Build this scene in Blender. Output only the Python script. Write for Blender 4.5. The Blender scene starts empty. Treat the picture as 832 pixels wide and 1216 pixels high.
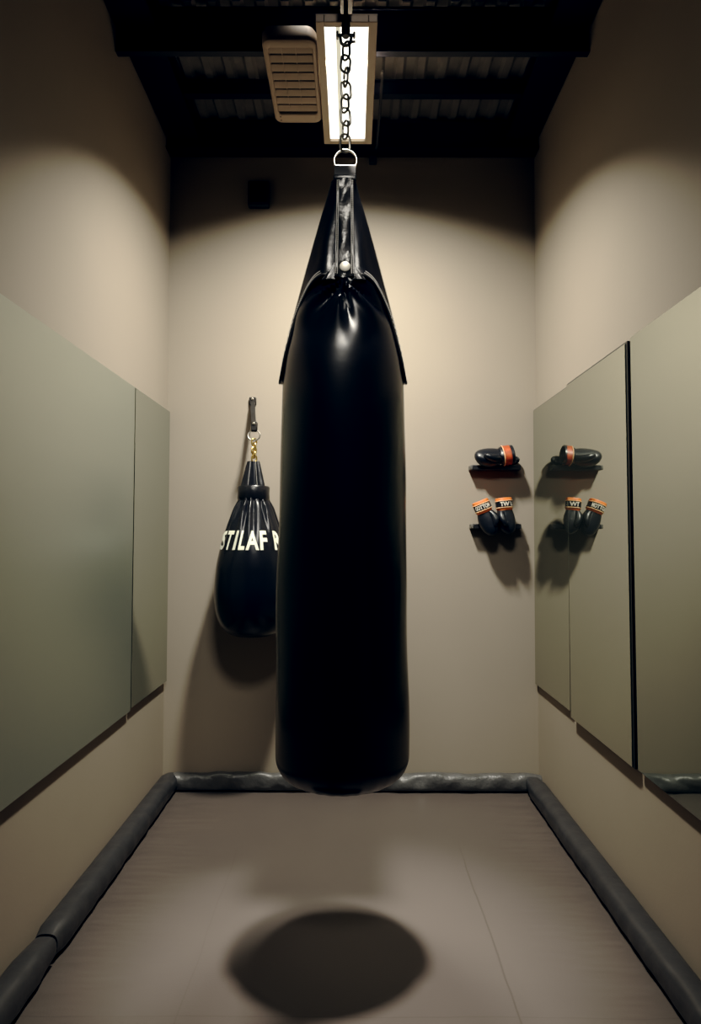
import bpy, bmesh, math, random
from math import sin, cos, pi, atan2, asin, sqrt, exp, radians
from mathutils import Vector, Matrix
random.seed(7)
sc = bpy.context.scene
COL = sc.collection

# ------------------------------------------------------------------ camera
F = 820.0
W, H = 832, 1216
CAMZ = 1.424
PITCH = math.atan(32 / F)
YAW = math.atan(2 / F)
ROLL = radians(0.15)
cd = bpy.data.cameras.new('camera')
cam = bpy.data.objects.new('camera', cd)
COL.objects.link(cam)
R = (Matrix.Rotation(YAW, 3, 'Z') @ Matrix.Rotation(pi / 2 + PITCH, 3, 'X') @ Matrix.Rotation(ROLL, 3, 'Z'))
cam.matrix_world = Matrix.Translation((0, 0, CAMZ)) @ R.to_4x4()
cd.sensor_width = 36
cd.lens = F * 36 / H
cd.clip_start = 0.02
sc.camera = cam

def ray(px, py):
    return R @ Vector(((px - W / 2) / F, -(py - H / 2) / F, -1))
def P(px, py, Y):
    d = ray(px, py); t = Y / d.y
    return Vector((0, 0, CAMZ)) + d * t
def PX(px, py, X):
    d = ray(px, py); t = X / d.x
    return Vector((0, 0, CAMZ)) + d * t
def PZ(px, py, Z):
    d = ray(px, py); t = (Z - CAMZ) / d.z
    return Vector((0, 0, CAMZ)) + d * t

# ------------------------------------------------------------------ mesh helpers
ORG = {}
def tag(o, label=None, cat=None, group=None, kind=None):
    if label: o['label'] = label
    if cat: o['category'] = cat
    if group: o['group'] = group
    if kind: o['kind'] = kind
    return o
def thing(name, loc, label, cat, group=None):
    o = bpy.data.objects.new(name, None); COL.objects.link(o)
    o.empty_display_size = 0.05
    o.location = loc; ORG[o] = Vector(loc)
    return tag(o, label, cat, group)
def obj(name, vf, mat, parent=None, smooth=True, label=None, origin=None):
    V, Fc = vf
    org = ORG[parent] if parent else Vector(origin or (0, 0, 0))
    me = bpy.data.meshes.new(name)
    me.from_pydata([tuple(Vector(v) - org) for v in V], [], Fc)
    bm = bmesh.new(); bm.from_mesh(me)
    bmesh.ops.recalc_face_normals(bm, faces=bm.faces)
    bm.to_mesh(me); bm.free()
    for p in me.polygons: p.use_smooth = smooth
    if smooth:
        me.set_sharp_from_angle(angle=radians(42))
    me.materials.append(mat)
    o = bpy.data.objects.new(name, me); COL.objects.link(o)
    if parent: o.parent = parent
    else: o.location = org
    ORG[o] = org
    if label: o['label'] = label
    return o
def struct(name, vf, mat, smooth=False):
    o = obj(name, vf, mat, None, smooth); o['kind'] = 'structure'; return o
def join(*vfs):
    V, Fc = [], []
    for v, f in vfs:
        n = len(V); V += list(v); Fc += [tuple(i + n for i in x) for x in f]
    return V, Fc
def xform(vf, M):
    return [M @ Vector(v) for v in vf[0]], vf[1]
def box(x0, x1, y0, y1, z0, z1, bev=0.0, seg=2):
    bm = bmesh.new(); bmesh.ops.create_cube(bm, size=1)
    for v in bm.verts:
        v.co = Vector(((x0 + x1) / 2 + v.co.x * (x1 - x0), (y0 + y1) / 2 + v.co.y * (y1 - y0), (z0 + z1) / 2 + v.co.z * (z1 - z0)))
    if bev: bmesh.ops.bevel(bm, geom=bm.edges[:], offset=bev, segments=seg, affect='EDGES', profile=0.5)
    bm.verts.index_update()
    r = ([v.co.copy() for v in bm.verts], [tuple(v.index for v in f.verts) for f in bm.faces])
    bm.free(); return r
def tube(path, rad, n=10, closed=False):
    pts = [Vector(p) for p in path]; m = len(pts)
    V, Fc = [], []
    up = None
    for i, p in enumerate(pts):
        a = pts[(i - 1) % m] if (closed or i > 0) else p
        b = pts[(i + 1) % m] if (closed or i < m - 1) else p
        t = (b - a).normalized()
        if up is None:
            up = t.orthogonal().normalized()
        up = (up - t * up.dot(t)).normalized()
        s = t.cross(up)
        r = rad[i] if isinstance(rad, (list, tuple)) else rad
        for k in range(n):
            q = 2 * pi * k / n
            V.append(p + (up * cos(q) + s * sin(q)) * r)
    for i in range(m if closed else m - 1):
        for k in range(n):
            j = (i + 1) % m
            Fc.append((i * n + k, i * n + (k + 1) % n, j * n + (k + 1) % n, j * n + k))
    if not closed:
        Fc.append(tuple(range(n))[::-1]); Fc.append(tuple((m - 1) * n + k for k in range(n)))
    return V, Fc
def loft(rings, cap=True):
    n = len(rings[0]); V = [p for r in rings for p in r]; Fc = []
    for i in range(len(rings) - 1):
        for k in range(n):
            Fc.append((i * n + k, i * n + (k + 1) % n, (i + 1) * n + (k + 1) % n, (i + 1) * n + k))
    if cap:
        Fc.append(tuple(range(n))[::-1]); Fc.append(tuple((len(rings) - 1) * n + k for k in range(n)))
    return V, Fc
def grid(pts):
    r, c = len(pts), len(pts[0]); V = [p for row in pts for p in row]
    return V, [(i * c + k, i * c + k + 1, (i + 1) * c + k + 1, (i + 1) * c + k) for i in range(r - 1) for k in range(c - 1)]
def interp(tab, x):
    if x <= tab[0][0]: return tab[0][1]
    if x >= tab[-1][0]: return tab[-1][1]
    for i in range(len(tab) - 1):
        if tab[i][0] <= x <= tab[i + 1][0]:
            x0, y0 = tab[i]; x1, y1 = tab[i + 1]
            m0 = (y1 - y0) / (x1 - x0)
            def slope(j):
                if j <= 0 or j >= len(tab) - 1: return None
                a = (tab[j][1] - tab[j - 1][1]) / (tab[j][0] - tab[j - 1][0]); b = (tab[j + 1][1] - tab[j][1]) / (tab[j + 1][0] - tab[j][0])
                return 0 if a * b <= 0 else 2 * a * b / (a + b)
            s0 = slope(i); s1 = slope(i + 1)
            s0 = m0 if s0 is None else s0; s1 = m0 if s1 is None else s1
            h = x1 - x0; t = (x - x0) / h
            return ((2*t**3-3*t*t+1)*y0 + (t**3-2*t*t+t)*h*s0 + (-2*t**3+3*t*t)*y1 + (t**3-t*t)*h*s1)
def extrude_poly(poly, axis, a, b):
    """poly: list of (u,v); axis 'x': (x=a..b,u=y,v=z) ; axis 'y': (u=x,v=z)"""
    n = len(poly); V = []
    for s in (a, b):
        for u, v in poly:
            V.append(Vector((s, u, v)) if axis == 'x' else Vector((u, s, v)))
    return V, [(k, (k + 1) % n, n + (k + 1) % n, n + k) for k in range(n)] + [tuple(range(n))[::-1], tuple(range(n, 2 * n))]
def text_vf(body, size=1.0, bold=0.0):
    cu = bpy.data.curves.new('txt', 'FONT'); cu.body = body; cu.size = size; cu.offset = bold
    cu.resolution_u = 3
    o = bpy.data.objects.new('txt', cu); COL.objects.link(o)
    dg = bpy.context.evaluated_depsgraph_get(); dg.update()
    me = bpy.data.meshes.new_from_object(o.evaluated_get(dg))
    bm = bmesh.new(); bm.from_mesh(me)
    bmesh.ops.triangulate(bm, faces=bm.faces[:])
    for _ in range(2):
        ed = [e for e in bm.edges if e.calc_length() > size * 0.10]
        if ed: bmesh.ops.subdivide_edges(bm, edges=ed, cuts=1)
        bmesh.ops.triangulate(bm, faces=bm.faces[:])
    bm.verts.index_update()
    r = ([v.co.copy() for v in bm.verts], [tuple(v.index for v in f.verts) for f in bm.faces])
    bm.free(); bpy.data.objects.remove(o); bpy.data.curves.remove(cu); bpy.data.meshes.remove(me)
    xs = [v.x for v in r[0]]; ys = [v.y for v in r[0]]
    x0, x1, y0, y1 = min(xs), max(xs), min(ys), max(ys)
    return [Vector(((v.x - x0) / (x1 - x0), (v.y - y0) / (y1 - y0), 0)) for v in r[0]], r[1]

# ------------------------------------------------------------------ materials
def mat(name, col, rough=0.5, metal=0.0, spec=0.5, bump=None, var=None, emit=None, coat=0.0):
    m = bpy.data.materials.new(name); m.use_nodes = True
    nt = m.node_tree; b = nt.nodes['Principled BSDF']
    b.inputs['Base Color'].default_value = (*col, 1)
    b.inputs['Roughness'].default_value = rough
    b.inputs['Metallic'].default_value = metal
    b.inputs['Specular IOR Level'].default_value = spec
    b.inputs['Coat Weight'].default_value = coat
    if emit:
        b.inputs['Emission Color'].default_value = (*emit[0], 1); b.inputs['Emission Strength'].default_value = emit[1]
    tc = nt.nodes.new('ShaderNodeTexCoord')
    if var:   # (scale, amount)
        n = nt.nodes.new('ShaderNodeTexNoise'); n.inputs['Scale'].default_value = var[0]; n.inputs['Detail'].default_value = 5
        nt.links.new(tc.outputs['Object'], n.inputs['Vector'])
        mx = nt.nodes.new('ShaderNodeMix'); mx.data_type = 'RGBA'
        mx.inputs['A'].default_value = (*[c * (1 - var[1]) for c in col], 1); mx.inputs['B'].default_value = (*[c * (1 + var[1]) for c in col], 1)
        nt.links.new(n.outputs['Fac'], mx.inputs['Factor']); nt.links.new(mx.outputs['Result'], b.inputs['Base Color'])
    if bump:  # list of (scale, strength, distance)
        prev = None
        for s, st, d in bump:
            n = nt.nodes.new('ShaderNodeTexNoise'); n.inputs['Scale'].default_value = s; n.inputs['Detail'].default_value = 3
            nt.links.new(tc.outputs['Object'], n.inputs['Vector'])
            bp = nt.nodes.new('ShaderNodeBump'); bp.inputs['Strength'].default_value = st; bp.inputs['Distance'].default_value = d
            nt.links.new(n.outputs['Fac'], bp.inputs['Height'])
            if prev: nt.links.new(prev.outputs['Normal'], bp.inputs['Normal'])
            prev = bp
        nt.links.new(prev.outputs['Normal'], b.inputs['Normal'])
    return m

M = {}
M['wall'] = mat('painted_plaster', (.31, .268, .218), .75, spec=.25, bump=[(90, .12, .002), (3, .1, .01)], var=(2.2, .05))
M['deck'] = mat('corrugated_steel', (.15, .145, .14), .6, bump=[(14, .3, .01)], var=(6, .5))
M['beam'] = mat('dark_painted_steel', (.006, .007, .013), .5, spec=.3, bump=[(60, .1, .002)])
M['bumper'] = mat('dark_grey_vinyl', (.036, .036, .038), .36, bump=[(9, .35, .012), (35, .12, .004)], var=(12, .25))
M['bumper_back'] = mat('grey_creased_vinyl', (.085, .085, .085), .38, bump=[(14, .6, .02), (45, .25, .006)], var=(14, .4))
M['leather'] = mat('black_leather', (.0045, .0055, .009), .25, spec=.5, bump=[(7, .12, .01)])
M['hood'] = mat('black_grained_leather', (.005, .0055, .008), .27, spec=.55, bump=[(11, .35, .01), (260, .28, .0015)])
M['strap'] = mat('creased_leather', (.006, .006, .007), .30, spec=.6, bump=[(45, .8, .004), (240, .35, .0015)])
M['matte'] = mat('matte_black_leather', (.005, .005, .006), .6, spec=.3, bump=[(200, .3, .0015)])
M['piping'] = mat('rolled_leather', (.012, .012, .013), .36, spec=.6, bump=[(120, .4, .003)])
M['thread'] = mat('grey_thread', (.42, .41, .39), .7)
M['steel'] = mat('bright_steel', (.75, .73, .68), .22, metal=1)
M['nickel'] = mat('brushed_nickel', (.80, .77, .68), .5, metal=.35)
M['chain'] = mat('dull_steel', (.20, .19, .17), .38, metal=1, bump=[(120, .2, .001)])
M['brass'] = mat('brass', (.62, .45, .17), .3, metal=1)
M['black_metal'] = mat('black_iron', (.008, .007, .007), .45)
M['plastic'] = mat('beige_plastic', (.36, .285, .215), .55, bump=[(150, .1, .001)])
M['plastic_dark'] = mat('dark_cavity', (.05, .037, .028), .8)
M['frame'] = mat('beige_enamel', (.40, .32, .24), .5)
M['light'] = mat('lit_diffuser', (.8, .8, .75), .5, emit=((1, .95, .80), 3.0))
M['rib'] = mat('diffuser_rib', (.6, .6, .5), .5, emit=((1, .95, .7), 0.55))
M['box'] = mat('black_plastic', (.004, .005, .010), .6)
M['conduit'] = mat('dark_grey_conduit', (.03, .03, .032), .6)
M['shelf'] = mat('black_lacquered_wood', (.010, .010, .013), .45, bump=[(40, .1, .002)])
M['shelf_end'] = mat('grey_end_cap', (.09, .088, .082), .5)
M['glove'] = mat('glove_leather', (.006, .0075, .012), .34, spec=.5, bump=[(16, .3, .008), (200, .2, .001)])
M['orange'] = mat('orange_trim', (.75, .19, .045), .55, var=(60, .2))
M['peach'] = mat('pale_orange_piping', (.85, .48, .25), .55)
M['white'] = mat('white_print', (.80, .82, .68), .5)
M['offwhite'] = mat('off_white_print', (.78, .74, .64), .6)
M['edge'] = mat('dark_mirror_edge', (.012, .013, .013), .4)
M['red_print'] = mat('red_orange_print', (.36, .055, .018), .45, var=(38, .95))

def mirror_mat(name, tilt, rough, tint, refl=.93):
    m = bpy.data.materials.new(name); m.use_nodes = True
    nt = m.node_tree; nt.nodes.clear()
    out = nt.nodes.new('ShaderNodeOutputMaterial')
    g = nt.nodes.new('ShaderNodeBsdfGlossy'); g.inputs['Color'].default_value = (*tint, 1); g.inputs['Roughness'].default_value = rough
    d = nt.nodes.new('ShaderNodeBsdfDiffuse'); d.inputs['Color'].default_value = (.16, .175, .15, 1)
    mx = nt.nodes.new('ShaderNodeMixShader'); mx.inputs[0].default_value = refl
    nt.links.new(d.outputs[0], mx.inputs[1]); nt.links.new(g.outputs[0], mx.inputs[2]); nt.links.new(mx.outputs[0], out.inputs[0])
    if tilt:   # silvering very slightly wedged: normal leans along the wall
        ge = nt.nodes.new('ShaderNodeNewGeometry')
        ad = nt.nodes.new('ShaderNodeVectorMath'); ad.operation = 'ADD'; ad.inputs[1].default_value = (0, tilt, 0)
        no = nt.nodes.new('ShaderNodeVectorMath'); no.operation = 'NORMALIZE'
        nt.links.new(ge.outputs['Normal'], ad.inputs[0]); nt.links.new(ad.outputs[0], no.inputs[0]); nt.links.new(no.outputs[0], g.inputs['Normal'])
    return m
TINT = (.60, .625, .57)
M['mir_l'] = mirror_mat('silvered_glass_left', -.080, .36, TINT, .55)
M['mir_ls'] = mirror_mat('silvered_glass_left_narrow', 0, .05, TINT, .7)
M['mir_r'] = mirror_mat('silvered_glass_right', .0098, .012, TINT)
M['mir_rn'] = mirror_mat('silvered_glass_right_near', 0, .03, (.47, .50, .46))

def floor_mat():
    m = mat('vinyl_mat', (.135, .115, .098), .42, spec=.4)
    nt = m.node_tree; b = nt.nodes['Principled BSDF']; L = nt.links.new
    tc = nt.nodes.new('ShaderNodeTexCoord'); sp = nt.nodes.new('ShaderNodeSeparateXYZ'); L(tc.outputs['Object'], sp.inputs[0])
    def mt(op, a, c=None, clamp=False):
        n = nt.nodes.new('ShaderNodeMath'); n.operation = op; n.use_clamp = clamp
        for i, v in enumerate((a, c)):
            if v is None: continue
            if isinstance(v, (int, float)): n.inputs[i].default_value = v
            else: L(v, n.inputs[i])
        return n.outputs[0]
    wob = nt.nodes.new('ShaderNodeTexNoise'); wob.inputs['Scale'].default_value = 3; L(tc.outputs['Object'], wob.inputs['Vector'])
    wx = mt('MULTIPLY', mt('SUBTRACT', wob.outputs['Fac'], .5), .02)
    x = mt('ADD', sp.outputs['X'], wx); y = mt('ADD', sp.outputs['Y'], wx)
    def line(c, at, w):   # 1 on the seam
        return mt('SUBTRACT', 1, mt('DIVIDE', mt('ABSOLUTE', mt('SUBTRACT', c, at)), w), True)
    fade = mt('MULTIPLY', mt('SUBTRACT', 3.35, sp.outputs['Y']), 3, True)
    s1 = mt('MULTIPLY', line(x, .50, .005), fade)
    s2 = mt('MULTIPLY', mt('MULTIPLY', line(x, -.52, .004), fade), .45)
    s3 = mt('MULTIPLY', line(y, 2.115, .004), .6)
    seam = mt('MAXIMUM', mt('MAXIMUM', s1, s2), s3)
    n1 = nt.nodes.new('ShaderNodeTexNoise'); n1.inputs['Scale'].default_value = 2.2; n1.inputs['Detail'].default_value = 4; L(tc.outputs['Object'], n1.inputs['Vector'])
    c1 = nt.nodes.new('ShaderNodeMix'); c1.data_type = 'RGBA'
    c1.inputs['A'].default_value = (.080, .069, .063, 1); c1.inputs['B'].default_value = (.097, .082, .073, 1); L(n1.outputs['Fac'], c1.inputs['Factor'])
    c2 = nt.nodes.new('ShaderNodeMix'); c2.data_type = 'RGBA'; c2.inputs['B'].default_value = (.055, .047, .04, 1)
    L(mt('MULTIPLY', seam, .85), c2.inputs['Factor']); L(c1.outputs['Result'], c2.inputs['A']); L(c2.outputs['Result'], b.inputs['Base Color'])
    # creases near the walls: noise stretched across
    mp = nt.nodes.new('ShaderNodeMapping'); mp.inputs['Scale'].default_value = (1.6, 7, 1); L(tc.outputs['Object'], mp.inputs['Vector'])
    n2 = nt.nodes.new('ShaderNodeTexNoise'); n2.inputs['Scale'].default_value = 1.3; n2.inputs['Detail'].default_value = 2; L(mp.outputs[0], n2.inputs['Vector'])
    edge = mt('MULTIPLY', mt('SUBTRACT', mt('ABSOLUTE', sp.outputs['X']), .55), 2.2, True)
    hgt = mt('SUBTRACT', mt('MULTIPLY', n2.outputs['Fac'], edge), mt('MULTIPLY', seam, .02))
    bp = nt.nodes.new('ShaderNodeBump'); bp.inputs['Strength'].default_value = .5; bp.inputs['Distance'].default_value = .03; L(hgt, bp.inputs['Height'])
    n3 = nt.nodes.new('ShaderNodeTexNoise'); n3.inputs['Scale'].default_value = 160; L(tc.outputs['Object'], n3.inputs['Vector'])
    bp2 = nt.nodes.new('ShaderNodeBump'); bp2.inputs['Strength'].default_value = .12; bp2.inputs['Distance'].default_value = .002; L(n3.outputs['Fac'], bp2.inputs['Height']); L(bp.outputs[0], bp2.inputs['Normal'])
    L(bp2.outputs[0], b.inputs['Normal'])
    return m
M['floor'] = floor_mat()

# ------------------------------------------------------------------ room shell
XL, XR, YB, YF = -1.078, 1.070, 4.0, -1.2
ZC = CAMZ + 2.42
T = .12
struct('floor', box(XL - T, XR + T, YF, YB + T, -.1, 0), M['floor'])
struct('wall_left', box(XL - T, XL, YF, YB, 0, ZC + .1), M['wall'])
struct('wall_right', box(XR, XR + T, YF, YB, 0, ZC + .1), M['wall'])
struct('wall_back', box(XL - T, XR + T, YB, YB + T, 0, ZC + .1), M['wall'])
def deck(y0, y1):
    prof = []; x = XL - .02; p = .11
    while x < XR + .02:
        for dx, dz in ((0, 0), (.035, 0), (.05, .018), (.095, .018)):
            prof.append((x + dx, ZC + dz))
        x += p
    poly = prof + [(u, v + .004) for u, v in prof[::-1]]
    return extrude_poly(poly, 'y', y0, y1)
struct('ceiling', deck(3.02, YB), M['deck'])
struct('ceiling', deck(YF, 1.55), M['deck'])  # deck left open between both parts so the added spot shines through

def ibeam(axis, c, zb, zt, w, tf, tw, a, b):
    h = w / 2; t2 = tw / 2
    poly = [(c - h, zb), (c + h, zb), (c + h, zb + tf), (c + t2, zb + tf), (c + t2, zt - tf), (c + h, zt - tf), (c + h, zt), (c - h, zt), (c - h, zt - tf), (c - t2, zt - tf), (c - t2, zb + tf), (c - h, zb + tf)]
    return extrude_poly(poly, axis, a, b)
def beam(label, vf, origin):
    o = obj('ceiling_beam', vf, M['beam'], None, False, origin=origin)
    tag(o, label, 'beam', 'dark steel beams under the ceiling')
zr = lambda h: CAMZ + h
beam('black steel cross beam spanning wall to wall right above the lit ceiling panel', ibeam('x', 3.06, zr(2.205), zr(2.415), .035, .012, .02, XL, XR), (0, 3.1, zr(2.2)))
beam('thin black purlin running across the corrugated ceiling between the two thick cross beams', ibeam('x', 3.56, zr(2.335), zr(2.415), .045, .010, .02, XL, XR), (0, 3.47, zr(2.3)))
beam('black steel cross beam tight against the top of the back wall', ibeam('x', 3.94, zr(2.250), zr(2.415), .10, .015, .07, XL, XR), (0, 3.9, zr(2.2)))
beam('black steel beam running along the top of the left wall', ibeam('y', XL + .095, zr(2.31), zr(2.415), .18, .014, .10, 1.2, YB), (XL + .09, 3, zr(2.3)))
beam('black steel beam running along the top of the right wall', ibeam('y', XR - .095, zr(2.31), zr(2.415), .18, .014, .10, 1.2, YB), (XR - .09, 3, zr(2.3)))
beam('narrow black rail running front to back that carries the heavy bag chain', ibeam('y', -.03, zr(2.22), zr(2.40), .05, .012, .02, 1.4, 3.06), (-.03, 2.4, zr(2.2)))

# padded skirting
def bumper(p0, p1, inward, seed, amp, r=.052, n=110, hz=.104):
    rnd = random.Random(seed)
    ph = [(rnd.uniform(3, 60), rnd.uniform(0, 6.28), rnd.uniform(.3, 1)) for _ in range(9)]
    p0, p1, inward = Vector(p0), Vector(p1), Vector(inward)
    rings = []
    m = 20
    for i in range(n + 1):
        t = i / n; c = p0.lerp(p1, t); L = (p1 - p0).length * t
        taper = min(1, .80 + .2 * min(t, 1 - t) * n / 4)
        ring = []
        for k in range(m):
            q = 2 * pi * k / m
            cx, cz = cos(q), sin(q)
            sx = abs(cx) ** .75 * (1 if cx > 0 else -1); sz = abs(cz) ** .75 * (1 if cz > 0 else -1)
            d = sum(a * sin(f * L + o + 2.5 * sin(q + o)) for f, o, a in ph) / 5
            g = 1 + amp * d * max(0, (cx + cz * .6 + .3))
            ring.append(c + inward * (r + sx * r * .98 * taper * (g if cx > 0 else 1)) + Vector((0, 0, hz / 2 + sz * hz / 2 * .97 * taper * (g if cz > 0 else 1))))
        rings.append(ring)
    return loft(rings)
struct('baseboard_back', bumper((XL + .05, YB, .002), (XR - .0, YB, .002), (0, -1, 0), 3, .30, r=.040, n=200, hz=.100), M['bumper_back'], True)
struct('baseboard_left', bumper((XL, 2.372, .002), (XL, YB - .02, .002), (1, 0, 0), 5, .10), M['bumper'], True)
struct('baseboard_left', bumper((XL, YF, .002), (XL, 2.36, .002), (1, 0, 0), 6, .08), M['bumper'], True)
struct('baseboard_right', bumper((XR, YF, .002), (XR, YB - .07, .002), (-1, 0, 0), 8, .10, n=200), M['bumper'], True)

# ------------------------------------------------------------------ wall mirrors
def mirror(side, y0, y1, z0, z1, glass, label, lean=0.0, off=.004, edge=.0, th=.014):
    s = 1 if side == 'left' else -1
    xw = XL if side == 'left' else XR
    root = thing('wall_mirror', (xw, (y0 + y1) / 2, z0), label, 'mirror', 'wall mirrors')
    xa, xb = sorted((xw + s * off, xw + s * (off + th)))
    def ln(vf): return [Vector((v[0], v[1] + lean * (v[2] - z1), v[2])) for v in vf[0]], vf[1]
    obj('backing', ln(box(xa, xb, y0, y1, z0, z1)), M['edge'], root, False)
    xg = xw + s * (off + th)
    ga, gb = sorted((xg, xg + s * .004))
    e = edge
    obj('glass', ln(box(ga, gb, y0 + e + .0015, y1 - .0015, z0 + .0015, z1 - e * .4 - .0015, .0008, 1)), M[glass], root, False, label='grey green reflecting glass')
yl = PX(153.5, 600, XL).y
mirror('left', yl + .006, 3.975, zr(-.815), zr(.735), 'mir_ls', 'narrow wall mirror on the left wall next to the back corner')
mirror('left', 1.15, yl - .006, zr(-.825), zr(.735), 'mir_l', 'wide wall mirror filling the near part of the left wall')
ya = PX(681, 640, XR).y; yb = PX(757, 640, XR).y
mirror('right', ya + .004, 3.985, zr(-.825), zr(.750), 'mir_r', 'narrow wall mirror on the right wall next to the back corner and the glove shelves', edge=.007)
mirror('right', yb + .010, ya - .004, zr(-.845), zr(.756), 'mir_r', 'middle mirror of the right wall with a thick black near edge, reflecting the gloves', lean=.012, edge=.014, off=.012)
mirror('right', 1.15, yb - .006, zr(-.845), zr(.765), 'mir_rn', 'mirror on the right wall nearest the viewer, cut off by the picture edge', lean=.012)

# ------------------------------------------------------------------ ceiling light
LZ = zr(2.10)
n0 = PZ(386, 33, LZ); n1 = PZ(436, 33, LZ); f0 = PZ(390, 168, LZ); f1 = PZ(431, 168, LZ)
xi0, xi1 = -.1195, .0614
o0 = PZ(415, 27, LZ - .015).y; o1 = PZ(415, 172, LZ - .015).y
xo0, xo1 = -.153, .098
lamp = thing('ceiling_light', ((xi0 + xi1) / 2, (o0 + o1) / 2, LZ), 'long glowing rectangular ceiling light in a beige frame behind the chain', 'ceiling light')
def framebox(x0, x1, y0, y1, a0, a1, b0, b1, z0, z1):
    return join(box(x0, a0, y0, y1, z0, z1, .002, 1), box(a1, x1, y0, y1, z0, z1, .002, 1), box(a0, a1, y0, b0, z0, z1, .002, 1), box(a0, a1, b1, y1, z0, z1, .002, 1))
obj('frame', join(framebox(xo0, xo1, o0, o1, xi0, xi1, o0 + .03, o1 - .025, LZ - .012, LZ + .018), box(xo0, xo1, o0, o1, LZ + .018, LZ + .022)), M['frame'], lamp, False)
obj('diffuser', box(xi0, xi1, o0 + .03, o1 - .025, LZ + .004, LZ + .010), M['light'], lamp, False, label='glowing warm white panel')
obj('diffuser_rib', box(-.073, -.054, o0 + .03, o1 - .025, LZ - .002, LZ + .0035), M['rib'], lamp, False, label='slim pale rib along the panel')
for hx in (-.02,):
    obj('hanger', join(box(hx - .03, hx + .03, 3.045, 3.075, LZ + .022, zr(2.206))), M['black_metal'], lamp, False)

# ------------------------------------------------------------------ louvred unit beside the light
vx0, vx1, vy0, vy1, vz = -.390, -.157, 2.827, 3.409, zr(2.095)
vent = thing('air_vent', ((vx0 + vx1) / 2, (vy0 + vy1) / 2, vz), 'beige plastic louvred vent unit hanging left of the lit ceiling light', 'vent')
def rrect(x0, x1, y0, y1, r, z, n=7):
    pts = []
    for cx, cy, a in ((x1 - r, y1 - r, 0), (x0 + r, y1 - r, 90), (x0 + r, y0 + r, 180), (x1 - r, y0 + r, 270)):
        for k in range(n):
            q = radians(a + 90 * k / (n - 1)); pts.append(Vector((cx + r * cos(q), cy + r * sin(q), z)))
    return pts
ix0, ix1, iy0, iy1 = vx0 + .024, vx1 - .020, vy0 + .045, vy1 - .075
rings = [rrect(ix0, ix1, iy0, iy1, .012, vz + .045), rrect(ix0, ix1, iy0, iy1, .012, vz + .004), rrect(ix0 - .004, ix1 + .004, iy0 - .004, iy1 + .004, .014, vz),
         rrect(vx0 + .010, vx1 - .010, vy0 + .010, vy1 - .010, .032, vz), rrect(vx0 + .002, vx1 - .002, vy0 + .002, vy1 - .002, .038, vz + .005), rrect(vx0, vx1, vy0, vy1, .04, vz + .012),
         rrect(vx0, vx1, vy0, vy1, .04, vz + .055), rrect(vx0 + .012, vx1 - .012, vy0 + .012, vy1 - .012, .034, vz + .075)]
obj('housing', loft(rings), M['plastic'], vent)
obj('backing', box(ix0 - .002, ix1 + .002, iy0 - .002, iy1 + .002, vz + .034, vz + .040), M['plastic_dark'], vent, False, label='dark cavity behind the louvres')
nl = 8
sl = []
for k in range(nl):
    yc0 = iy0 + (iy1 - iy0) * k / nl; w = (iy1 - iy0) / nl
    # board curved so that its near edge drops and its far edge is tucked up
    prof = [(yc0 + w * t, vz + .001 + .010 * (1 - t) ** 2) for t in (0.0, .18, .34, .48, .60)]
    poly = prof + [(u, v + .003) for u, v in prof[::-1]]
    sl.append(extrude_poly(poly, 'x', ix0, ix1))
obj('louvres', join(*sl), M['plastic'], vent, False)
obj('divider', join(*[box(x - .0012, x + .0012, iy0, iy1 - .03, vz + .0015, vz + .012) for x in (ix0 + (ix1 - ix0) * .30, ix0 + (ix1 - ix0) * .62)]), M['plastic'], vent, False)
for y in (vy1 - .03, vy1 - .058):
    obj('screw', xform(tube([(0, 0, 0), (0, 0, -.002)], .004, 10), Matrix.Translation((vx0 + .03, y, vz + .0015))), M['plastic_dark'], vent, False)
obj('bracket', join(box(vx0 + .055, vx0 + .075, 3.045, 3.075, vz + .07, zr(2.206)), box(vx1 - .075, vx1 - .055, 3.045, 3.075, vz + .07, zr(2.206)), box(vx0 + .05, vx1 - .05, vy0 + .05, 3.12, vz + .082, vz + .094)), M['black_metal'], vent, False)
obj('cord', tube([(vx0 + .02, vy0 + .05, vz + .07), (vx0 + .012, vy0 + .055, vz + .10), (vx0 + .012, vy0 + .12, vz + .16), (vx0 + .02, 3.08, zr(2.215))], .004, 8), M['conduit'], vent)

# small dark boxes on the back wall
a = P(294, 214, YB - .05); b = P(319, 244, YB - .05)
spk = thing('wall_speaker', ((a.x + b.x) / 2, YB, b.z), 'small black box fixed high on the back wall left of the chain', 'speaker')
obj('case', box(a.x, b.x, YB - .05, YB, b.z, a.z, .010, 3), M['box'], spk)
obj('grille', box(a.x + .012, b.x - .012, YB - .054, YB - .049, b.z + .014, a.z - .014, .002, 1), M['black_metal'], spk)
a = P(438, 181, YB - .03); b = P(447, 193, YB - .03)
jb = thing('conduit_box', ((a.x + b.x) / 2, YB, b.z), 'tiny dark junction box with thin conduit atop the back wall, right of the light', 'junction box')
obj('case', box(a.x, b.x, YB - .03, YB, b.z, a.z, .003, 1), M['conduit'], jb)
obj('conduit', tube([(b.x - .008, YB - .015, a.z - .01), (b.x - .008, YB - .015, a.z + .02), (b.x - .004, 3.80, zr(2.21)), (b.x + .0, 3.16, zr(2.195))], .007, 8), M['conduit'], jb)

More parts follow.
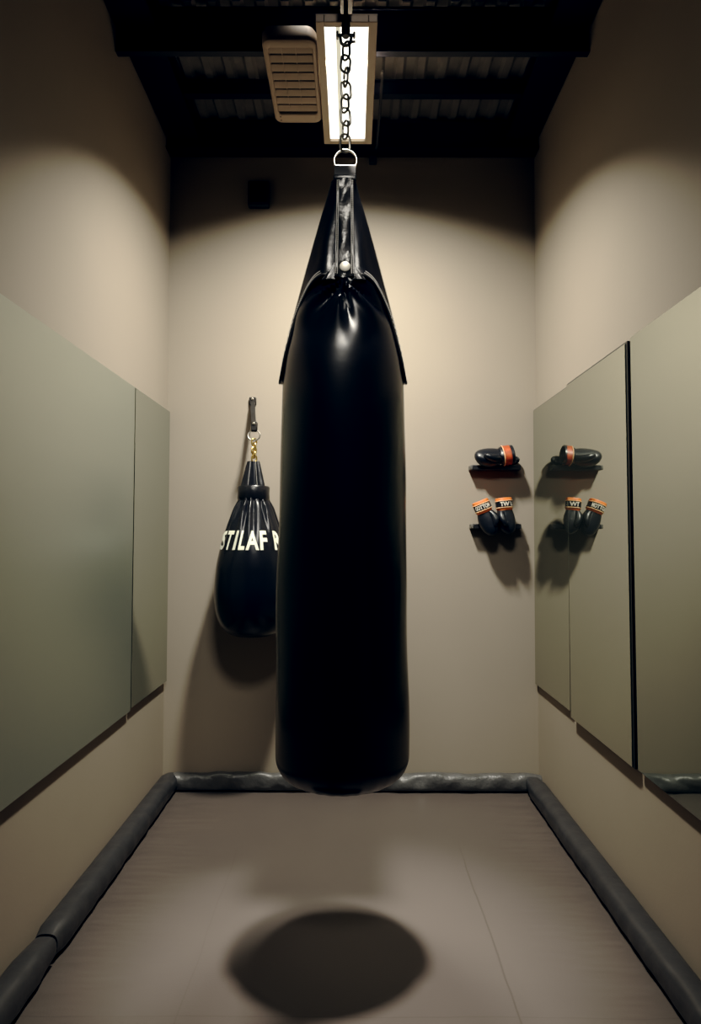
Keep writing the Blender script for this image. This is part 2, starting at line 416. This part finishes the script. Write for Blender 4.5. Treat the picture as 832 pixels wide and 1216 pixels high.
# ------------------------------------------------------------------ heavy bag
BY = 2.50
AX = P(406.5, 640, BY).x
def pz(y): return P(406.5, y, BY).z
def prad(hw, y):   # silhouette half width in px -> radius
    d = BY * cos(PITCH) + (pz(y) - CAMZ) * sin(PITCH)
    s = hw / F
    return s * d / sqrt(1 + s * s)
hood_tab = [(218, 14.0), (235, 18.5), (260, 26), (300, 37.2), (340, 48), (380, 58.5), (410, 65.5), (435, 70.5), (456, 73.3)]
body_tab = [(225, 10), (260, 22), (300, 35), (325, 42.6), (345, 48.4), (380, 57.9), (410, 64.2), (435, 69.2), (456, 71.4), (480, 72.6), (560, 74.6), (700, 77.2), (850, 79.0), (893, 79.2)]
HZ = sorted((pz(y), prad(w, y)) for y, w in hood_tab)
bz = sorted((pz(y), prad(w, y)) for y, w in body_tab)
zb = pz(926)            # flat base
rb = bz[0][1]; zs = bz[0][0]
bag = thing('heavy_punching_bag', (AX, BY, zb), 'large black leather heavy punching bag hanging in the middle of the room', 'punching bag')
def wob(th, z):
    return .0022 * sin(3 * th + 5 * z) + .0016 * sin(5 * th - 9 * z + 1) + .0010 * sin(2 * th + 14 * z)
ZF = P(406.5, 334, BY - .14).z
def fold(th, z, r):
    """gathers radiating down from the strap end on the front (th=0 is the side facing the camera)"""
    u = r * sin(th); v = ZF - z
    if cos(th) < 0 or v < -.02: return 0
    rho = sqrt(u * u + v * v); phi = atan2(u, max(v, .001))
    fall = exp(-(rho / .145) ** 2.4) * min(1, max(0, (v + .02) / .05))
    return fall * (.0190 * cos(7.4 * phi + 1.5) + .008 * cos(15 * phi + 1.2) + .012 * exp(-((phi + .22) / .62) ** 2) * min(1, rho / .07))
NT = 200
rings = []
zt = bz[-1][0]
zz = []
z = zt
while z > zs: zz.append(z); z -= .010 if z > pz(470) else .02
zz.append(zs)
for z in zz:
    r = interp(bz, z); ring = []
    for k in range(NT):
        th = 2 * pi * k / NT
        if th > pi: th -= 2 * pi
        rr = r + wob(th, z) * min(1, r / .12) + fold(th, z, r)
        ring.append(Vector((AX + rr * sin(th), BY - rr * cos(th), z)))
    rings.append(ring)
lip = zs - zb
for j in range(1, 13):
    q = j / 12 * pi / 2
    r = rb - lip * .95 * (1 - cos(q)); z = zs - lip * sin(q)
    ring = []
    for k in range(NT):
        th = 2 * pi * k / NT
        pk = .0022 * sin(26 * th) * sin(q) ** 2 * (1 - .3 * sin(q))
        rr = r + wob(th, zs) * cos(q) + pk
        ring.append(Vector((AX + rr * sin(th), BY - rr * cos(th), z)))
    rings.append(ring)
for f in (.75, .5, .25, .05):
    rings.append([Vector((AX + (rb - lip * .95) * f * sin(2 * pi * k / NT), BY - (rb - lip * .95) * f * cos(2 * pi * k / NT), zb)) for k in range(NT)])
body = obj('bag_body', loft(rings), M['leather'], bag)

def pzf(y, th=0.0):
    z = pz(y)
    for _ in range(4):
        z = P(406.5, y, BY - interp(HZ, z) * cos(th)).z
    return z
hem_tab = [(0, 327), (22, 328), (30, 331), (40, 338), (50, 350), (58, 364), (63, 376), (67, 396), (70, 420), (74, 441), (80, 452), (88, 456.5), (180, 456.5)]
def hood_r(z, th):
    r = interp(HZ, z)
    a = abs(th)
    w = .0
    if a < 1.2:   # drapes either side of the strap
        v = (pz(222) - z) / (pz(222) - ZF)
        env = max(0, min(1, v)) * max(0, 1 - max(0, v - 1) * 1.3)
        w = env * (.017 * cos(6.5 * th * (1.2 - .3 * v) + pi) * exp(-(th / .9) ** 2) + .004 * sin(9 * v + 5 * a) * exp(-((a - .55) / .35) ** 2))
    return r + w
def hood_pt(th, z, off=0):
    r = hood_r(z, th) + off
    return Vector((AX + r * sin(th), BY - r * cos(th), z))
ztop = pz(218)
NH = 192; MH = 44
rings_o, rings_i = [], []
for i in range(MH + 1):
    t = i / MH; ro, ri = [], []
    for k in range(NH):
        th = 2 * pi * k / NH
        if th > pi: th -= 2 * pi
        zh = pzf(interp(hem_tab, abs(math.degrees(th))), th)
        z = ztop + (zh - ztop) * t
        fl = .004 * max(0, (t - .93) / .07)
        ro.append(hood_pt(th, z, .003 + fl)); ri.append(hood_pt(th, z, -.003 + fl))
    rings_o.append(ro); rings_i.append(ri)
allr = rings_o + rings_i[::-1]
obj('hood', loft(allr, cap=False), M['hood'], bag, label='grained leather cap with arched stitched hem')
def hem_edge(d):
    th = radians(d); return hood_pt(th, pzf(interp(hem_tab, abs(d)), th) + .003, .0055)
obj('hem_piping', tube([hem_edge(-180 + 2 * k) for k in range(180)], .0042, 8, closed=True), M['piping'], bag, label='rolled leather edge of the cap')
obj('hood_top', box(AX - .036, AX + .036, BY - .03, BY + .03, ztop - .02, ztop + .004, .008, 2), M['hood'], bag)

# stitching on the hem
def stitch_run(fn, length, step=.0062, ln=.0038, rad=.0013):
    out = []; n = int(length / step)
    for i in range(n):
        a = fn((i + .15) / n); b = fn((i + .15 + ln / step) / n); out.append(tube([a, b], rad, 5))
    return join(*out)
def hem_at(d, inset):
    def fn(t):
        th = radians(d[0] + (d[1] - d[0]) * t)
        e = .01
        z = pzf(interp(hem_tab, abs(math.degrees(th))), th) + inset[1]
        a = abs(th); th2 = (a + inset[0]) * (1 if th > 0 else -1)
        return hood_pt(th2, z, .0068)
    return fn
for sgn in (-1, 1):
    for ins in ((.05, .010), (.085, .018)):
        obj('hem_stitching', stitch_run(hem_at((sgn * 24, sgn * 86), ins), .36), M['thread'], bag, label='pale grey stitching along the arched hem')

# centre strap on the front
SX = .034
def strap_pt(u, y, off):
    z = pzf(y); th = asin(max(-1, min(1, u / max(.06, interp(HZ, z))))) if y > 226 else 0
    r = max(hood_r(z, th), hood_r(z, 0) * .97) + .0
    yy = BY - sqrt(max(r * r - u * u * .6, 1e-6)) - .013
    if y < 250: yy -= .010 * (250 - y) / 32
    yy -= .0025 * sin(y * .21 + u * 60) * max(0, 1 - abs(u) / SX) + .002 * sin(y * .13 + u * 110)
    return Vector((AX + .006 + u, yy - off, z))
ys = [216 + (329 - 216) * i / 60 for i in range(61)]
rings = []
for y in ys:
    w = SX * (.90 + .10 * (y - 216) / 113)
    us = [-1, -.96, -.86, -.70, -.66, -.4, -.2, 0, .2, .4, .66, .70, .86, .96, 1]
    hh = [.002, .006, .0085, .0085, .005, .004, .005, .0045, .005, .004, .005, .0085, .0085, .006, .002]
    rings.append([strap_pt(u * w, y, h) for u, h in zip(us, hh)] + [strap_pt(u * w, y, -.006) for u in us[::-1]])
strap = obj('centre_strap', loft(rings), M['strap'], bag, label='creased vertical leather strap with raised edges')
def col_fn(u): return lambda t: strap_pt(u * SX * (.90 + .10 * t), 218 + 109 * t, .0092)
for u in (-.90, -.72, .72, .90): obj('stitching', stitch_run(col_fn(u), .32), M['thread'], strap)
# snap button
c = P(409.5, 317, BY - hood_r(pzf(317), 0) - .020)
br = []
for r, d in ((.0185, 0), (.0185, .003), (.0165, .0055), (.0125, .0075), (.007, .0088), (.002, .0092)):
    br.append([Vector((c.x + r * cos(2 * pi * k / 28), c.y - d, c.z + r * sin(2 * pi * k / 28))) for k in range(28)])
obj('snap_button', loft(br), M['nickel'], strap, label='domed bright steel snap')
# gusset patches at the foot of the strap
gs = []
for s in (-1, 1):
    tri = []
    for (pu, py) in ((11, 312), (14, 318), (19, 325), (25, 332)):
        u0 = .030 * s; u1 = s * pu * BY / F * 1.02
        row = []
        for f in (0, .33, .66, 1):
            u = u0 + (u1 - u0) * f; z = pzf(py); r = hood_r(z, u / .13)
            row.append(Vector((AX + .004 + u, BY - sqrt(r * r - u * u) - .012 + .003 * f, z)))
        tri.append(row)
    g = grid(tri); n = len(g[0])
    obj('gusset', (g[0] + [v + Vector((0, .012, 0)) for v in g[0]], g[1] + [tuple(i + n for i in f[::-1]) for f in g[1]] + [(n_ - 0, n_ + 4, n_ + 4 + n, n_ + n) for n_ in (3, 7)] + [(12 + i, 13 + i, 13 + i + n, 12 + i + n) for i in range(3)]), M['strap'], bag, False)
# loop at the top which holds the ring
lx0, lx1 = P(397, 208, BY).x, P(422, 208, BY).x
lz0, lz1 = pz(220), pz(196.5)
prof = [(BY - .030, lz0), (BY - .032, lz0 + .012), (BY - .030, lz0 + .035)]
for k in range(9):
    q = pi * k / 8; prof.append((BY - .024 * cos(q), lz1 - .024 + .024 * sin(q)))
prof += [(BY + .030, lz0 + .035), (BY + .032, lz0 + .012), (BY + .030, lz0)]
obj('top_loop', xform(extrude_poly(prof, 'x', lx0, lx1), Matrix()), M['matte'], bag, label='folded leather loop around the ring')
obj('loop_band', box(lx0 - .003, lx1 + .003, BY - .036, BY + .036, pz(219.5), pz(212.5), .005, 2), M['hood'], bag)
rc = P(410, 191, BY); RR = .0415
pathr = []
for k in range(40):
    q = radians(-62 + 304 * k / 39); pathr.append(Vector((rc.x + RR * cos(q), BY, rc.z + RR * sin(q))))
obj('d_ring', tube(pathr, .0042, 10, closed=True), M['steel'], bag, label='bright steel ring')

# chain from ring to the rail
def stadium(L, w, n=10):
    r = w / 2; s = L / 2 - r; p = []
    for k in range(n + 1): q = pi * k / n; p.append((r * cos(q), s + r * sin(q)))
    for k in range(n + 1): q = pi + pi * k / n; p.append((r * cos(q), -s + r * sin(q)))
    return p
def link(c, L, w, wire, ang, tilt=0, n=8):
    Mx = Matrix.Translation(c) @ Matrix.Rotation(ang, 4, 'Z') @ Matrix.Rotation(tilt, 4, 'Y')
    return tube([Mx @ Vector((a, 0, b)) for a, b in stadium(L, w, n)], wire, 8, closed=True)
zc0 = rc.z + RR
ch = thing('hanging_chain', (rc.x, BY, zc0), 'steel chain that carries the heavy bag in front of the lit ceiling light', 'chain')
LO, WI, WR = .068, .036, .0046
pitch = LO - 4 * WR + .0005
cz = zc0 - .004 + LO / 2 - WR
angs = [15, -52, 28, -44, 20, -64, 24, -40, 34]
zk_top = P(410, 44, BY).z
i = 0
while cz + LO / 2 < zk_top + .012:
    ang = radians(angs[i % len(angs)] + random.uniform(-6, 6))
    obj('chain_link', link(Vector((rc.x + random.uniform(-.0025, .0025), BY, cz)), LO, WI, WR, ang, radians(random.uniform(-5, 5))), M['chain'], ch)
    cz += pitch; i += 1
# shackle and swivel above
zsx = cz - LO / 2 + .012
sh = [Vector((rc.x - .022, BY, zsx + .035))]
for k in range(13):
    q = pi + pi * k / 12; sh.append(Vector((rc.x + .018 * cos(q), BY, zsx + .010 + .018 * sin(q))))
sh.append(Vector((rc.x + .022, BY, zsx + .035)))
obj('shackle', join(tube(sh, .006, 10), tube([(rc.x - .032, BY, zsx + .032), (rc.x + .032, BY, zsx + .032)], .006, 10), box(rc.x - .036, rc.x - .027, BY - .011, BY + .011, zsx + .020, zsx + .044, .003, 1), box(rc.x + .027, rc.x + .036, BY - .010, BY + .010, zsx + .022, zsx + .042, .003, 1), tube([(rc.x + .02, BY - .01, zsx - .002), (rc.x + .036, BY - .012, zsx + .000)], .005, 8)), M['chain'], ch)
obj('swivel', join(tube([(rc.x, BY, zsx + .026), (rc.x, BY, zsx + .045), (rc.x, BY, zsx + .095)], [.013, .017, .015], 16), tube([(rc.x, BY, zsx + .09), (rc.x, BY, zr(2.225))], .009, 12), box(rc.x - .04, rc.x + .04, BY - .04, BY + .04, zr(2.21), zr(2.222), .003, 1)), M['black_metal'], ch, label='black swivel and rod up to the rail')

# ------------------------------------------------------------------ teardrop bag on the back wall
SY = 3.775
TX = P(300.5, 640, SY).x
def sz(y): return P(300.5, y, SY).z
def srad(w): return w / F * SY
tb = [(594, 18), (600, 20.5), (612, 25.5), (628, 31.5), (649, 37.8), (676, 43), (705, 45), (722, 43.8), (734, 41), (744, 36), (750, 30), (754, 22), (756, 10)]
TB = sorted((sz(y), srad(w)) for y, w in tb)
sb = thing('teardrop_punching_bag', (TX, SY, sz(757)), 'black teardrop shaped punching bag with white lettering hanging on the back wall', 'punching bag')
def tr(z, th):
    r = interp(TB, z)
    v = (sz(594) - z) / (sz(594) - sz(648))
    env = max(0, min(1, 1.15 - v)) if v < 1.15 else 0
    back = 1 if cos(th) > -.2 else .3
    return r + back * env * (.0085 * cos(15 * th + .4 * sin(3 * th)) + .004 * cos(22 * th + 1)) * min(1, v * 4 + .4) + .0015 * sin(3 * th + 9 * z)
rings = []
N2 = 180
for j in range(70):
    t = j / 69
    y = 592 + (756 - 592) * (t if t < .8 else .8 + .2 * sin((t - .8) / .2 * pi / 2))
    z = sz(y)
    rings.append([Vector((TX + tr(z, th) * sin(th), SY - tr(z, th) * cos(th), z)) for th in [2 * pi * k / N2 for k in range(N2)]])
obj('bag_body', loft(rings), M['leather'], sb)
def ell(cx, cy, rx, ry, z, n=40): return [Vector((cx + rx * cos(2 * pi * k / n), cy + ry * sin(2 * pi * k / n), z)) for k in range(n)]
w = srad(19.3)
obj('collar', loft([ell(TX, SY, w * .93, w * .9, sz(577.5)), ell(TX, SY, w, w * .95, sz(579)), ell(TX, SY, w * .98, w * .95, sz(586)), ell(TX, SY, w * 1.0, w * .97, sz(592)), ell(TX, SY, w * .95, w * .92, sz(594.5))]), M['hood'], sb, label='grained leather collar band')
# neck: four gathered straps
def neck(xs):
    rr = []
    for y, f in ((579, 1), (570, .86), (560, .70), (552, .57), (548, .50)):
        h = srad(15.5) * f
        rr.append([Vector((TX + xs * h * .55 + .40 * h * cos(q), SY - h * .42 + .14 * h * sin(q), sz(y))) for q in [2 * pi * k / 16 for k in range(16)]])
    return loft(rr)
for xs in (-1.0, 1.0): obj('neck_strap', neck(xs), M['hood'], sb)
h = srad(14.5)
obj('neck', loft([ell(TX, SY, h * f, h * f * .6, sz(y)) for y, f in ((579, .95), (570, .82), (560, .66), (552, .53), (548, .45))]), M['leather'], sb)
for s in (-.85, .85): obj('neck_stitching', stitch_run(lambda t: Vector((TX + s * srad(6.5) * (1 - .45 * t), SY - srad(8) * (1 - .45 * t) - .006, sz(578 - 29 * t))), .13, .008, .005, .0014), M['thread'], sb)
# white lettering
def letter(ch_, d0, d1, y0=630.5, y1=652.5, shear=0):
    V, Fc = text_vf(ch_, 1, .03)
    out = []
    for v in V:
        z = sz(y1 + (y0 - y1) * v.y); th = radians(9 + d0 + (d1 - d0) * v.x + shear * (v.y - .5))
        r = tr(z, th) + .0035
        out.append(Vector((TX + r * sin(th), SY - r * cos(th), z)))
    return out, Fc
runs = [letter('S', -80, -60), letter('T', -57, -42, shear=2), letter('I', -36, -30.5, shear=4), letter('L', -25.5, -14.5, shear=3), letter('A', -13.5, 9), letter('F', 11, 25), letter('R', 38, 60)]
o = obj('lettering', join(*runs), M['white'], sb, False, label='white capital letters S T I L A F R around the bag')
# short brass chain, ring and wall strap hook
wz = P(301, 474, YB - .03)
hk = thing('wall_hook', (wz.x, YB, P(301, 512, YB - .03).z), 'dark strap hook with a steel ring screwed to the back wall above the teardrop bag', 'hook')
tz = P(300, 474, 3.96).z
pth = [P(*a) for a in ((300, 475, 3.987), (300, 477, 3.97), (300.3, 490, 3.91), (301, 500, 3.85), (301.5, 506, 3.80), (301.5, 513, 3.785))]
hx = pth[0].x; hx2 = pth[-1].x
ringsH = []
for i, p in enumerate(pth):
    ww, tt = .013, .005
    ringsH.append([p + Vector((sx * ww, sy * tt, 0)) for sx, sy in ((-1, -1), (1, -1), (1, 1), (-1, 1))])
obj('strap_arm', loft(ringsH), M['black_metal'], hk, False)
obj('wall_plate', box(hx - .02, hx + .02, 3.978, YB, tz - .03, tz + .016, .004, 1), M['black_metal'], hk)
obj('arm_clip', box(hx2 - .017, hx2 + .017, 3.775, 3.815, P(302, 512, 3.79).z, P(302, 501, 3.79).z, .004, 1), M['black_metal'], hk)
def dome(c, r):
    return loft([[Vector((c[0] + r * f * cos(q), c[1] - d, c[2] + r * f * sin(q))) for q in [2 * pi * k / 16 for k in range(16)]] for f, d in ((1, 0), (.95, .003), (.6, .006), (.1, .0075))])
obj('rivet', dome((hx, 3.976, tz + .004), .008), M['steel'], hk)
obj('rivet', dome((hx2, 3.775, P(302, 503, 3.775).z), .009), M['steel'], hk)
rcz = P(301.5, 517, 3.785)
obj('ring', tube([Vector((rcz.x + .033 * cos(q), 3.785 + .008 * sin(q * 1), rcz.z + .030 * sin(q))) for q in [2 * pi * k / 36 for k in range(36)]], .0036, 8, closed=True), M['chain'], hk)
bc = thing('brass_chain', (rcz.x, SY, sz(549)), 'short twisted brass chain between the wall hook ring and the teardrop bag', 'chain')
z1 = rcz.z - .027; z0 = sz(547); nlk = 5
pt = (z1 - z0) / nlk
for k in range(nlk):
    obj('chain_link', link(Vector((TX + .001 * sin(k * 2), 3.780, z1 - pt * (k + .5))), pt + .016, .028, .0048, radians([35, -50, 40, -55, 30][k]), radians(6 * (-1) ** k)), M['brass'], bc)

# ------------------------------------------------------------------ shelves
def shelf(px0, px1, py0, py1, label):
    Yf = 3.925
    a = P(px0, py0, Yf); b = P(px1, py1, Yf)
    root = thing('wall_shelf', ((a.x + b.x) / 2, YB, b.z), label, 'shelf', 'small black shelves on the back wall')
    obj('board', box(a.x + .012, b.x, Yf, YB, b.z, a.z, .003, 1), M['shelf'], root)
    obj('end_cap', box(a.x, a.x + .013, Yf + .001, YB, b.z + .001, a.z - .001, .003, 1), M['shelf_end'], root, label='grey end cap')
    return a, b
sa, sb1 = shelf(558.5, 618.5, 552, 558, 'upper small black wall shelf with boxing gloves lying on it')
s2a, s2b = shelf(559.5, 619, 622, 628, 'lower small black wall shelf with a pair of gloves hanging in front')

# ------------------------------------------------------------------ boxing gloves
def sup(a, b, p, n=28):
    r = []
    for k in range(n):
        q = 2 * pi * k / n; c, s = cos(q), sin(q)
        r.append((a * abs(c) ** p * (1 if c >= 0 else -1), b * abs(s) ** p * (1 if s >= 0 else -1)))
    return r
MIT = [(.052, .043, .035), (.062, .043, .036), (.075, .047, .039), (.095, .052, .043), (.118, .054, .046), (.140, .051, .046), (.160, .045, .042), (.176, .037, .036), (.188, .026, .026), (.195, .013, .013), (.197, .004, .004)]
def glove(loc, rot, hand, label, text, group, scale=1.0, flip=False, red=False, ck=1.0):
    """local frame: fingers along +x, palm width along y, back of the hand towards -z ... mapped by rot"""
    Mx = Matrix.Translation(loc) @ rot @ Matrix.Scale(scale, 4)
    g = thing('boxing_glove', loc, label, 'boxing glove', group)
    rr = []
    for x, a, b in MIT:
        curl = -.022 * max(0, (x - .10) / .1) ** 2
        rr.append([Mx @ Vector((x, u, v * .88 + curl)) for u, v in sup(a, b, .85)])
    # a shallow crease across the mitt
    obj('mitt', loft(rr), M['glove'], g)
    th = []
    for t, x, y, zc, r in ((0, .066, .030, -.014, .018), (.3, .088, .040, -.026, .021), (.55, .112, .042, -.036, .0215), (.8, .136, .036, -.044, .019), (.92, .150, .030, -.046, .013), (1, .157, .027, -.046, .003)):
        th.append([Mx @ Vector((x, hand * (y + r * cos(q) * .9), zc + r * sin(q))) for q in [2 * pi * k / 16 for k in range(16)]])
    obj('thumb', loft(th), M['glove'], g)
    ca, cb = .047 * ck, .039 * ck
    prof = [(-.004, .86), (-.006, 1.0), (.0, 1.05), (.010, 1.03)]
    obj('cuff', loft([[Mx @ Vector((.012, u, v)) for u, v in sup(ca * .80, cb * .78, .9)], [Mx @ Vector((-.004, u, v)) for u, v in sup(ca * .86, cb * .85, .9)]] + [[Mx @ Vector((x, u, v)) for u, v in sup(ca * f, cb * f, .9)] for x, f in ((-.006, .95), (-.003, 1.01), (.012, 1.0), (.040, 1.0), (.058, .96), (.064, .9))]), M['glove'] if red else M['orange'], g, label='dark padded cuff' if red else 'orange padded cuff')
    obj('wrist_band', loft([[Mx @ Vector((x, u, v)) for u, v in sup(ca * f, cb * f, .9)] for x, f in ((.011, 1.0), (.012, 1.035), (.046, 1.035), (.047, 1.0))], cap=False), M['red_print'] if red else M['glove'], g, label='dark printed wrist band')
    for xx in ((.049,) if red else (.011, .049)):
        obj('piping', tube([Mx @ Vector((xx, u, v)) for u, v in sup(ca * 1.035, cb * 1.035, .9, 40)], .0024 * scale, 6, closed=True), M['peach'], g)
    if text:
        outs = []
        V, Fc = text_vf(text, 1, .03)
        vv = []
        for v in V:
            q = -pi / 2 + (v.x - .5) * 1.75 * (-1 if flip else 1)
            c, s = cos(q), sin(q); e = 1.075
            yv = ca * e * abs(c) ** .9 * (1 if c >= 0 else -1); zv = cb * e * abs(s) ** .9 * (1 if s >= 0 else -1)
            x = .041 - .024 * v.y if not flip else .041 - .024 * v.y
            vv.append(Mx @ Vector((x, yv, zv)))
        obj('lettering', (vv, Fc), M['offwhite'], g, False, label='off white lettering')
    return g
# basis helper: finger direction, and direction the lettered face looks
def basis(fing, face):
    x = Vector(fing).normalized(); zf = -Vector(face).normalized()
    y = zf.cross(x).normalized(); z_ = x.cross(y)
    return Matrix(((x.x, y.x, z_.x, 0), (x.y, y.y, z_.y, 0), (x.z, y.z, z_.z, 0), (0, 0, 0, 1)))
GY = 3.884
pA0 = P(570, 596, GY - .004); pA1 = P(586, 635, GY - .004)
glove(pA0, basis(pA1 - pA0, (-.15, -1, -.05)), -1, 'left black glove of the pair hanging at the lower shelf, orange cuff tilted', 'GOTTOM', 'boxing gloves', (pA1 - pA0).length / .197, True)
pB0 = P(597.5, 593, GY + .010); pB1 = P(602.5, 637, GY - .002)
glove(pB0, basis(pB1 - pB0, (.35, -1, -.05)), 1, 'right black glove of the pair hanging at the lower shelf, orange cuff level', 'TW LS', 'boxing gloves', (pB1 - pB0).length / .21, True)
# pair lying on the upper shelf
ztopS = sa.z
sc_ = 1.0
pC1 = P(563, 546, 3.90); pC0 = P(608.5, 541, 3.90)
gl = (pC1 - pC0).length / .199
pC0 = Vector((pC0.x, 3.912, ztopS + .053 * gl)); pC1 = Vector((pC1.x, 3.915, ztopS + .024 * gl))
glove(pC0, basis(pC1 - pC0, (0, -.75, .66)), -1, 'black glove lying on the upper shelf with red printed cuff, mitt pointing left', None, 'boxing gloves', gl, red=True, ck=1.12)
pD0 = Vector((P(596, 545, 3.974).x, 3.974, ztopS + .027)); pD1 = Vector((P(616, 545, 3.974).x, 3.970, ztopS + .033))
glove(pD0, basis(pD1 - pD0, (0, -1, .2)), 1, 'second black glove on the upper shelf, behind the red printed cuff, mitt to the right', None, 'boxing gloves', .50)

# ------------------------------------------------------------------ lights
def light(name, kind, loc, target, energy, col, **kw):
    l = bpy.data.lights.new(name, kind); l.energy = energy; l.color = col
    for k, v in kw.items(): setattr(l, k, v)
    o = bpy.data.objects.new(name, l); COL.objects.link(o); o.location = loc
    d = Vector(target) - Vector(loc); o.rotation_euler = d.to_track_quat('-Z', 'Y').to_euler()
    return o
light('added_shadow_spot', 'SPOT', (.057, 2.67, zr(4.6)), (.02, 2.42, 0), 2150, (1, .90, .78), spot_size=radians(19.5), spot_blend=1.0, shadow_soft_size=.062)  # added unseen lamp above the roof, shapes the bag's oval floor shadow
PYC = 2.92
panel = light('panel_light', 'AREA', ((xi0 + xi1) / 2, PYC, LZ - .008), ((xi0 + xi1) / 2, PYC + .31, LZ - 1.008), 112, (1, .94, .79), shape='RECTANGLE', size=.16, size_y=.36, spread=radians(135))
light('added_front_highlight', 'AREA', (.05, .75, zr(2.3)), (0, 2.3, zr(.75)), 7, (1, .93, .80), shape='RECTANGLE', size=.70, size_y=.5, spread=radians(60))  # added unseen lamp, brings highlights onto the bag's cap and folds

w = bpy.data.worlds.new('World'); sc.world = w; w.use_nodes = True
w.node_tree.nodes['Background'].inputs[0].default_value = (.35, .42, .6, 1)
w.node_tree.nodes['Background'].inputs[1].default_value = .010

sc.view_settings.view_transform = 'Standard'
sc.view_settings.look = 'None'
sc.view_settings.exposure = 0
sc.view_settings.use_curve_mapping = True
sc.view_settings.curve_mapping.black_level = (.0068, .0040, .0002)
cv = sc.view_settings.curve_mapping.curves[3]
cv.points[0].location = (0, 0); cv.points[1].location = (1, .92)
for p in ((.02, .0145), (.055, .056), (.11, .138), (.22, .258), (.5, .50)): cv.points.new(*p)
sc.view_settings.curve_mapping.update()
cy = sc.cycles
cy.use_denoising = True
cy.max_bounces = 8; cy.diffuse_bounces = 4; cy.glossy_bounces = 4
cy.caustics_reflective = False; cy.caustics_refractive = False
cy.sample_clamp_indirect = 4
